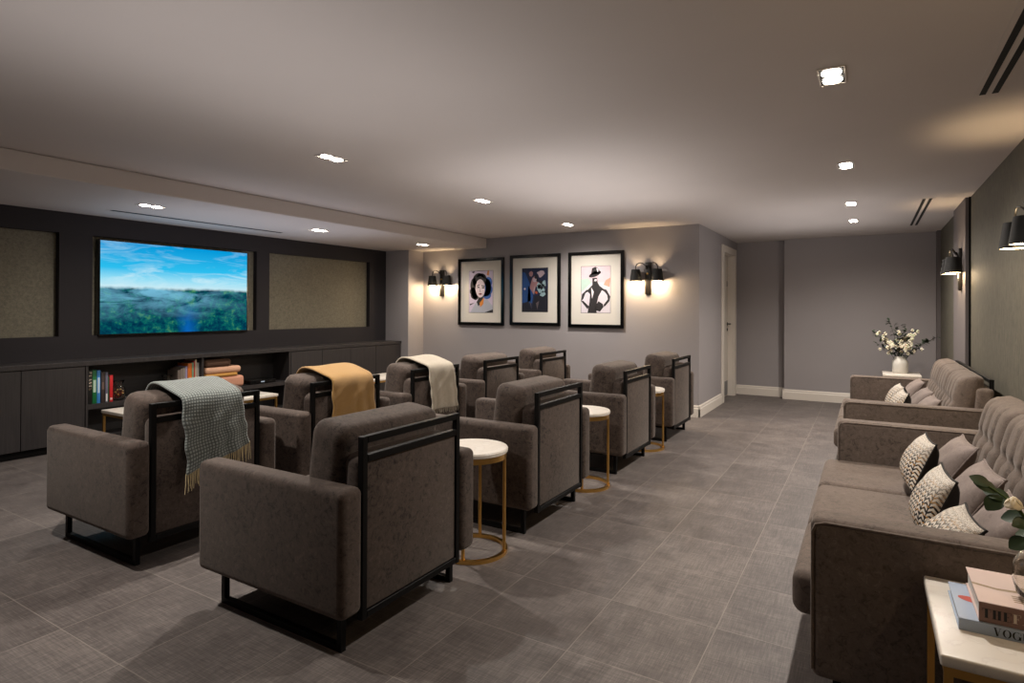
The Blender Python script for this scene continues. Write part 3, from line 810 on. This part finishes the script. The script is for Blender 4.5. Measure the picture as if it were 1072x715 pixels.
make_throw('grey-blue woven throw with cream fringe draped over an armchair', 'throw_blue', XA_, 2.005, .36, .44, .545, .09, 'fringe_cream', 5, .03)
make_throw('mustard yellow throw draped over an armchair back', 'throw_mustard', XA_, 3.07, .40, .45, .47, .05, 'throw_mustard', 6)
make_throw('cream throw draped over an armchair back', 'throw_cream', XA_, 4.10, .35, .49, .48, .04, 'throw_cream', 8, .03)

# ------------------------------------------------------------------ tables
def make_round(label, loc):
    t = thing('side_table', label, 'side table', loc, group='round brass side tables')
    bm = bmesh.new(); lathe(bm, [(.18, .552), (.199, .556), (.201, .572), (.196, .58), (.0, .58)], n=56, cap=False); poly(bm, [(.18*math.cos(2*PI*k/56), .18*math.sin(2*PI*k/56), .552) for k in range(56)])
    new('table_top', bm, 'marble', t, 35)
    for nm, z in (('top_ring', .534), ('base_ring', .011)):
        bm = bmesh.new(); R0, R1 = .172, .192
        if nm == 'base_ring': R0, R1 = .178, .200
        lathe(bm, [(R0, z-.011), (R1, z-.011), (R1, z+.018 if nm == 'top_ring' else z+.009), (R0, z+.018 if nm == 'top_ring' else z+.009), (R0, z-.011)], n=56, cap=False)
        new(nm, bm, 'brass', t, 35)
    for k in range(4):
        a = 2*PI*k/4+.35; bm = bmesh.new()
        tube(bm, [(.184*math.cos(a), .184*math.sin(a), .02), (.184*math.cos(a), .184*math.sin(a), .525)], .0095, 12)
        new('leg', bm, 'brass', t, 60)
    return t
rt = make_round('round brass table with white top beside the large armchair in front', (-1.90, 2.735, 0))
copy_tree(rt, (-1.875, 4.20, 0), 'round brass table with white top between the second and third aisle armchairs')
copy_tree(rt, (-1.885, 5.65, 0), 'round brass table with white top mostly hidden behind the third aisle armchair')

def make_rect(name, label, cat, loc, lx, ly, h, group=None):
    t = thing(name, label, cat, loc, group=group)
    new('table_top', B(-lx/2, lx/2, -ly/2, ly/2, h-.028, h, .006, 3), 'marble', t, 35)
    bm = bmesh.new(); w = .018; a, b = lx/2-.008, ly/2-.008
    for x0, x1, y0, y1 in ((-a, a, -b, -b+w), (-a, a, b-w, b), (-a, -a+w, -b+w, b-w), (a-w, a, -b+w, b-w)): box(bm, x0, x1, y0, y1, h-.05, h-.028)
    new('apron', bm, 'brass', t)
    for sx in (-1, 1):
        for sy in (-1, 1):
            x0, x1 = sorted((sx*a, sx*(a-w))); y0, y1 = sorted((sy*b, sy*(b-w)))
            new('leg', B(x0, x1, y0, y1, 0, h-.05), 'brass', t)
    bm = bmesh.new()
    for x0, x1, y0, y1 in ((-a+w, a-w, -b, -b+w), (-a+w, a-w, b-w, b), (-a, -a+w, -b+w, b-w), (a-w, a, -b+w, b-w)): box(bm, x0, x1, y0, y1, .0, w)
    new('stretcher', bm, 'brass', t)
    return t
make_rect('coffee_table', 'white-topped brass coffee table between the open shelves and the blue throw armchair', 'coffee table', (-5.54, 3.34, 0), .45, 1.48, .45, 'white coffee tables')
make_rect('coffee_table', 'white-topped brass coffee table behind the mustard throw armchair', 'coffee table', (-5.56, 5.62, 0), .45, 1.48, .45, 'white coffee tables')
make_rect('end_table', 'white-topped brass end table carrying two books and a glass vase', 'end table', (.395, 1.945, 0), .50, .485, .55, 'white end tables')
make_rect('end_table', 'white-topped brass end table carrying the ceramic flower vase by the back wall', 'end table', (.355, 8.90, 0), .40, .50, .565, 'white end tables')

# ------------------------------------------------------------------ sofas
def tuft(bm, y0, y1, z0, z1, x_of, thick, cols, uvn=None):
    # puffed back cushion, front face towards -x, vertical channels and one row of buttons
    NU, NV = 64, 40
    def pt(i, j, side):
        u = -1+2*i/NU; v = -1+2*j/NV
        # superellipse rounding of the outline
        edge = max(abs(u)**8, abs(v)**6)
        puff = (1-abs(u)**12)**.5*(1-abs(v)**9)**.5 if abs(u) < 1 and abs(v) < 1 else 0
        y = (y0+y1)/2+u*(y1-y0)/2; z = (z0+z1)/2+v*(z1-z0)/2
        # round the top corners
        if abs(u) > .86 and v > .6:
            k = ((abs(u)-.86)/.14)**2*((v-.6)/.4); z -= .012*k
        d = thick*puff
        if side < 0:
            g = 0
            for c in cols:
                uu = (u-c)/.07; g += .016*math.exp(-uu*uu)*(1-.7*max(0, v)**2)
                vv = (v-.12)/.12; g += .018*math.exp(-((u-c)/.10)**2-vv*vv)
            g += .012*math.exp(-((v-.12)/.10)**2)*(1-abs(u)**6)
            d -= g*min(1, puff*1.2)
            return (x_of(z)-d, y, z)
        return (x_of(z)+.25*d+.035*puff, y, z)
    for side in (-1, 1):
        vs = [[bm.verts.new(pt(i, j, side)) for j in range(NV+1)] for i in range(NU+1)]
        for i in range(NU):
            for j in range(NV): bm.faces.new((vs[i][j], vs[i+1][j], vs[i+1][j+1], vs[i][j+1]))
    bmesh.ops.remove_doubles(bm, verts=bm.verts, dist=1e-4)

def make_sofa(label, y):
    L = 2.17; aw = .13
    t = thing('sofa', label, 'sofa', (0, y, 0), group='taupe suede sofas along the olive wall')
    for a, b in ((0, aw), (L-aw, L)):
        ar = new('arm', B(-.165, .735, a, b, .13, .66, .030, 5), 'suede_sofa', t, 60)
        bm = bmesh.new()
        for yy in (a+.004, b-.004):
            tube(bm, [(-.158, yy, .16), (-.158, yy, .615), (-.148, yy, .640), (-.120, yy, .649), (.71, yy, .649)], .005, 6)
        new('piping', bm, 'suede_sofa', ar, 60)
    new('base', B(-.14, .70, aw, L-aw, .13, .275, .012, 2), 'suede_sofa', t, 60)
    h = (L-2*aw)/3
    for k in range(3):
        y0 = aw+h*k
        bm = B(-.235, .48, y0+.002, y0+h-.002, .262, .42, .042, 6)
        for v in bm.verts:
            if v.co.z > .34: v.co.z += .012*max(0, 1-((v.co.y-y0-h/2)/(h/2))**2)*max(0, 1-((v.co.x-.1)/.36)**2)
        new('seat_cushion', bm, 'suede_sofa', t, 60)
    h3 = (L-2*aw)/3; cols = (-.5, 0, .5)
    for k in range(3):
        y0 = aw+h3*k
        bm = bmesh.new()
        tuft(bm, y0+.003, y0+h3-.003, .43, .885, lambda z: .56+(z-.43)*.24, .105, cols)
        bc = new('back_cushion', bm, 'suede_sofa', t, 180)
        for c in cols:
            bm = bmesh.new(); z = .43+.455*.56; x = .56+(z-.43)*.24-.105+.040
            bmesh.ops.create_uvsphere(bm, u_segments=10, v_segments=6, radius=.010, matrix=Matrix.Translation((x, y0+h3/2+c*h3/2, z)) @ Matrix.Diagonal((.5, 1, 1, 1)))
            new('button', bm, 'suede_sofa', bc, 60)
    bm = B(-.05, .05, aw-.02, L-aw+.02, .15, .80, .025, 4)
    bmesh.ops.transform(bm, matrix=Matrix.Translation((.665, 0, 0)) @ Matrix.Shear('XY', 4, (.06, 0)), verts=bm.verts)
    new('back_panel', bm, 'suede_sofa', t, 60)
    bm = bmesh.new(); w = .026
    for a in (aw, L-aw-w): box(bm, .735, .762, a, a+w, .10, .865, .002, 1)
    box(bm, .735, .762, aw+w, L-aw-w, .865-w, .865, .002, 1); box(bm, .735, .762, aw+w, L-aw-w, .745, .745+w, .002, 1)
    new('back_frame', bm, 'black_metal', t)
    for yy in (.06, L-.06):
        bm = bmesh.new(); q = .0125
        box(bm, -.10, -.10+2*q, yy-q, yy+q, 0, .132); box(bm, .66, .66+2*q, yy-q, yy+q, 0, .132); box(bm, -.10+2*q, .66, yy-q, yy+q, 0, 2*q)
        new('leg', bm, 'black_metal', t)
    return t
s1 = make_sofa('taupe suede sofa with tufted back standing beside the book table', 2.205)
copy_tree(s1, (0, 5.20, 0), 'taupe suede sofa with tufted back standing closest to the back wall')

# ------------------------------------------------------------------ scatter cushions
def pillow_bm(w, h, th):
    bm = bmesh.new(); uvl = bm.loops.layers.uv.verify(); N = 22
    def pt(i, j, s):
        u = -1+2*i/N; v = -1+2*j/N
        pin = 1-.10*(1-abs(u)**2.2)*abs(v)**3; pin2 = 1-.10*(1-abs(v)**2.2)*abs(u)**3
        t = ((1-abs(u)**2.4)*(1-abs(v)**2.4))**.62 if abs(u) < 1 and abs(v) < 1 else 0
        wr = .006*math.sin(7*u+3*v)*t
        return (s*(th/2*t+wr*.6), u*w/2*pin2, v*h/2*pin)
    for s in (-1, 1):
        vs = [[bm.verts.new(pt(i, j, s)) for j in range(N+1)] for i in range(N+1)]
        for i in range(N):
            for j in range(N):
                f = bm.faces.new((vs[i][j], vs[i+1][j], vs[i+1][j+1], vs[i][j+1]))
                for lp, (a, b) in zip(f.loops, ((i, j), (i+1, j), (i+1, j+1), (i, j+1))): lp[uvl].uv = (a/N, b/N)
    bmesh.ops.remove_doubles(bm, verts=bm.verts, dist=1e-5)
    return bm
def make_pillow(label, mat, w, h, th, loc, rot, group, back=None):
    t = thing('scatter_cushion', label, 'cushion', loc, group=group); t.rotation_euler = rot
    o = new('cushion_cover', pillow_bm(w, h, th), mat, t, 180)
    if back:
        o.data.materials.append(M[back])
        for p in o.data.polygons:
            if p.center.x > .002: p.material_index = 1
    bm = bmesh.new(); pts = []
    N = 20
    for (ux, uy, dx, dy) in ((-1, -1, 1, 0), (1, -1, 0, 1), (1, 1, -1, 0), (-1, 1, 0, -1)):
        for k in range(N):
            u = ux+dx*2*k/N; v = uy+dy*2*k/N
            pin = 1-.10*(1-abs(u)**2.2)*abs(v)**3; pin2 = 1-.10*(1-abs(v)**2.2)*abs(u)**3
            pts.append((0, u*w/2*pin2, v*h/2*pin))
    tube(bm, pts, .0045, 6, closed=True)
    new('piping', bm, back or mat, t, 60)
    return t
# the flat face of a cushion looks along local -x; rot = (roll, lean back, yaw)
ZT = .43
GP, GG = 'knitted patterned cushions on the sofas', 'plain taupe cushions on the sofas'
PW, PH, GW, GH = .33, .27, .38, .275
def P_(label, x, y, lean=.38, w=PW, dz=0): make_pillow(label, 'knit_pattern', w, PH, .135, (x, y, ZT+.146+dz), (0, lean, .06), GP, 'cushion_back')
def G_(label, x, y, lean=.58): make_pillow(label, 'suede_cushion', GW, GH, .13, (x, y, ZT+.136), (0, lean, .05), GG)
simple('cushion_back', srgb(26, 23, 22), .8, 0, .1, 60)
P_('patterned knit cushion on the first sofa, furthest from the glass vase', .225, 3.68)
P_('patterned knit cushion at the middle of the first sofa', .23, 2.95)
P_('patterned knit cushion half hidden behind the near sofa arm', .225, 2.50, .68, .30, -.018)
G_('plain taupe cushion furthest along the first sofa, near its far arm', .375, 3.82)
G_('plain taupe cushion in the middle of the first sofa', .385, 3.20)
G_('plain taupe cushion behind the rose and leaves', .385, 2.66)
P_('patterned knit cushion on the far sofa, furthest from the camera', .21, 6.22)
P_('patterned knit cushion on the far sofa, beside its near plain ones', .215, 5.74)
G_('plain taupe cushion on the far sofa against its far arm', .375, 6.94)
G_('plain taupe cushion in the middle of the far sofa', .38, 6.16)
G_('plain taupe cushion lowest seen behind the near arm of the far sofa', .385, 5.62)

# ------------------------------------------------------------------ books and rose vase on the near table
ZTB = .5504
def word(s, x, z, h, bold, mat, parent, y):
    for ch in s:
        if ch == ' ': x += h*.04; continue
        bm, adv = glyph(ch, x, z, h, bold); bmesh.ops.translate(bm, vec=(0, y, 0), verts=bm.verts)
        m = mat(ch) if callable(mat) else mat
        new('letter', bm, m, parent); x += adv
def lying_book(label, loc, lx, ly, h, cover, spine):
    t = thing('book', label, 'book', loc, group='large books lying on the end table')
    c = new('cover', B(0, lx, 0, ly, h-.003, h, .0008, 1), cover, t); box_b = new('back_cover', B(0, lx, 0, ly, 0, .003), cover, t)
    new('pages', B(.005, lx-.005, .004, ly-.005, .003, h-.003), 'page_white', t)
    s = new('spine', B(0, lx, -.0005, .004, .0, h, .0008, 1), spine, t)
    return t, c, s
bk, cv, sp = lying_book('pale blue book with VOGUE on its spine, under the pink book', (.196, 1.860, ZTB), .30, .235, .0285, 'cover_ice', 'cover_ice')
word('VOGUE', .068, .0045, .0195, .20, 'ink_black', sp, -.0006)
bm = bmesh.new(); poly(bm, [(.045+a, .13+b, .0289) for a, b in ell(0, 0, .034, .018, 24, rot=-.35)]); new('lips', bm, 'lip_red', cv)
bk2, cv2, sp2 = lying_book('thick pink book with tan printed cover, on top of the pale blue one', (.237, 1.866, ZTB+.029), .27, .235, .048, 'cover_rose', 'spine_rose')
word('THE FA', .006, .012, .0225, .26, lambda c: 'ink_cream' if c in 'FA' else 'ink_black', sp2, -.0006)
bm = bmesh.new()
for pts in ([(.0, .115), (.05, .10), (.11, .105), (.13, .085), (.2, .09), (.2, .10), (.14, .098), (.11, .12), (.05, .112), (.0, .128)],): poly(bm, [(a, b, .0484) for a, b in pts])
for k, w in enumerate((.03, .045, .035, .05)): poly(bm, [(.075+a, .075-k*.012+b, .0484) for a, b in ((0, 0), (w, 0), (w, .006), (0, .006))])
new('cover_print', bm, 'tan_ink', cv2)

ZV = ZTB+.029+.0488
vx, vy = .372, 1.95
t = thing('glass_vase', 'clear round glass vase standing on the pink book', 'vase', (vx, vy, ZV))
bm = bmesh.new()
o_ = [(.034, 0), (.050, .012), (.058, .045), (.056, .085), (.042, .115), (.024, .13), (.022, .15), (.032, .172)]
i_ = [(.030, .171), (.019, .15), (.021, .13), (.039, .113), (.053, .084), (.055, .046), (.047, .015), (.03, .008)]
lathe(bm, o_+i_, n=40); new('vessel', bm, 'clear_glass', t, 60)
rs = thing('rose_stem', 'cream rose with round green leaves in the glass vase', 'flower', (vx, vy, ZV))
bm = bmesh.new(); tube(bm, [(.005, 0, .015), (.0, 0, .12), (-.01, .0, .17), (-.05, .0, .228)], .0035, 6)
tube(bm, [(0, 0, .1), (-.01, .005, .17), (-.06, .02, .235), (-.10, .03, .262)], .0025, 6); tube(bm, [(0, 0, .1), (.02, 0, .18), (.05, .01, .26)], .003, 6)
new('stem', bm, 'stem', rs, 60)
def leaf_on(bm, p, d, up, L, W, bend=.15, n=6):
    p, d, up = Vector(p), Vector(d).normalized(), Vector(up).normalized(); sd = d.cross(up).normalized(); up = sd.cross(d)
    rows = []
    for k in range(n+1):
        s = k/n; w = W*math.sin(PI*min(1, s*.92+.06))**.75; c = p+d*L*s-up*bend*L*s*s
        rows.append([bm.verts.new(c-sd*w/2+up*w*.12), bm.verts.new(c), bm.verts.new(c+sd*w/2+up*w*.12)])
    for a, b in zip(rows, rows[1:]):
        for j in range(2): bm.faces.new((a[j], a[j+1], b[j+1], b[j]))
bm = bmesh.new()
for p, d, L, W in (((-.06, .02, .235), (-1, .3, .35), .055, .036), ((-.085, .028, .25), (-1, .0, .5), .05, .034), ((-.03, .01, .20), (-1, .2, -.2), .05, .036), ((-.02, .0, .19), (-.9, -.5, -.1), .045, .034),
                   ((-.015, 0, .165), (-.8, .6, -.25), .045, .03), ((.0, .0, .16), (-.5, -.8, .1), .04, .03), ((-.03, -.01, .15), (-.9, -.2, -.6), .045, .034), ((-.075, .02, .24), (-.7, -.4, -.6), .05, .038), ((.03, .005, .2), (.6, -.5, .2), .05, .035), ((-.10, .03, .262), (-1, .2, .6), .045, .03)):
    leaf_on(bm, p, d, (0, -.8, 1), L, W*1.15)
new('foliage', bm, 'leaf', rs, 60)
def rose_bm(bm, c, r):
    for ring_, (n, rr, tilt, sz) in enumerate(((5, .95, .7, 1.0), (5, .7, .95, .9), (4, .45, 1.15, .75), (3, .2, 1.35, .6))):
        for k in range(n):
            a = 2*PI*k/n+ring_*.6; m = Matrix.Translation(c) @ Matrix.Rotation(a, 4, 'Z') @ Matrix.Translation((rr*r*.55, 0, 0)) @ Matrix.Rotation(tilt-PI/2+.25, 4, 'Y') @ Matrix.Diagonal((.22, .95*sz, 1.1, 1))
            bmesh.ops.create_uvsphere(bm, u_segments=10, v_segments=7, radius=r*.7, matrix=m)
bm = bmesh.new(); rose_bm(bm, Vector((-.055, -.005, .236)), .021); new('bloom', bm, 'rose', rs, 60)

# ------------------------------------------------------------------ ceramic vase with white flowers
fx, fy, fz = .345, 8.93, .5654
t = thing('ceramic_vase', 'white ceramic vase holding white blossoms near the back wall', 'vase', (fx, fy, fz))
bm = bmesh.new(); lathe(bm, [(.078, 0), (.086, .01), (.087, .12), (.083, .15), (.064, .175), (.060, .21), (.055, .21), (.058, .17), (.078, .14), (.078, .02), (.04, .015)], n=36)
new('vessel', bm, 'ceramic', t, 50)
fl = thing('flower_arrangement', 'white blossoms and dark green branches in the ceramic vase', 'flowers', (fx, fy, fz))
random.seed(12)
bs, bl_, bb = bmesh.new(), bmesh.new(), bmesh.new()
def branch(tip, blossoms, leaves, lw=.022, sag=0):
    a = Vector((random.uniform(-.03, .03), random.uniform(-.03, .03), .1)); b = Vector(tip); m = (a+b)/2+Vector((0, 0, .06))-Vector((b.x*.15, b.y*.15, 0))
    pts = [a*(1-s)**2+m*2*s*(1-s)+b*s*s for s in [k/8 for k in range(9)]]
    tube(bs, pts, .0035, 5, r1=.0015)
    def on(s):
        k = min(7, int(s*8)); return pts[k].lerp(pts[k+1], s*8-k)
    for k in range(leaves):
        s = random.uniform(.35, 1); leaf_on(bl_, on(min(.999, s)), (random.uniform(-1, 1), random.uniform(-1, 1), random.uniform(-.3, .9)), (0, 0, 1), random.uniform(.04, .075), lw*1.3, .2, 4)
    for k in range(blossoms):
        s = random.uniform(.6, 1); p = on(min(.999, s))+Vector((random.uniform(-.04, .04), random.uniform(-.04, .04), random.uniform(-.045, .045)))
        for q in range(5):
            an = 2*PI*q/5+random.random()
            bmesh.ops.create_icosphere(bb, subdivisions=1, radius=.0125, matrix=Matrix.Translation(p+Vector((.011*math.cos(an), .006*math.sin(an*2), .014*math.sin(an)))) @ Matrix.Rotation(an, 4, 'Y') @ Matrix.Diagonal((1, .8, .7, 1)))
for tip, nb, nl in (((-.30, -.02, .52), 2, 26), ((-.20, .0, .47), 12, 14), ((-.12, -.08, .36), 12, 12), ((-.06, .02, .60), 0, 22), ((-.12, .05, .66), 0, 20), ((.06, .02, .62), 0, 24), ((0, -.08, .50), 6, 16),
                    ((.13, -.03, .46), 14, 12), ((.16, .05, .53), 12, 12), ((.10, -.10, .36), 12, 12), ((.40, .0, .47), 0, 34), ((.26, -.04, .40), 1, 22), ((-.02, -.1, .36), 8, 12), ((-.16, -.08, .30), 3, 14), ((.17, -.08, .29), 2, 12),
                    ((.02, .08, .44), 4, 14), ((-.25, .04, .36), 1, 12), ((.0, .0, .42), 2, 16)):
    branch(tip, nb, nl)
new('stem', bs, 'leaf_dark', fl, 60); new('foliage', bl_, 'leaf_dark', fl, 60); new('blossom', bb, 'blossom', fl, 60)

# ------------------------------------------------------------------ world, camera, view
w = bpy.data.worlds.new('room_ambient'); scn.world = w; w.use_nodes = True
w.node_tree.nodes['Background'].inputs[0].default_value = (.5, .47, .45, 1); w.node_tree.nodes['Background'].inputs[1].default_value = .05

F, yaw, pitch, roll, CY, H = 620.2528, .5414, .004, .0044, 320.9723, 1.35
cyw, sy, cp, sp_, cr, sr = math.cos(yaw), math.sin(yaw), math.cos(pitch), math.sin(pitch), math.cos(roll), math.sin(roll)
f = Vector((-sy*cp, cyw*cp, sp_)); r0 = Vector((cyw, sy, 0)); u0 = Vector((sy*sp_, -cyw*sp_, cp))
Rv = r0*cr+u0*sr; Uv = u0*cr-r0*sr
cam = bpy.data.cameras.new('camera'); co = bpy.data.objects.new('camera', cam); COL.objects.link(co)
mw = Matrix((Rv, Uv, -f)).transposed().to_4x4(); mw.translation = (0, 0, H); co.matrix_world = mw
cam.sensor_width = 36; cam.lens = 36*F/1072; cam.shift_y = -(357.5-CY)/1072; cam.clip_start = .05
scn.camera = co
scn.view_settings.view_transform = 'Standard'
scn.view_settings.look = 'None'
scn.view_settings.exposure = 1.0
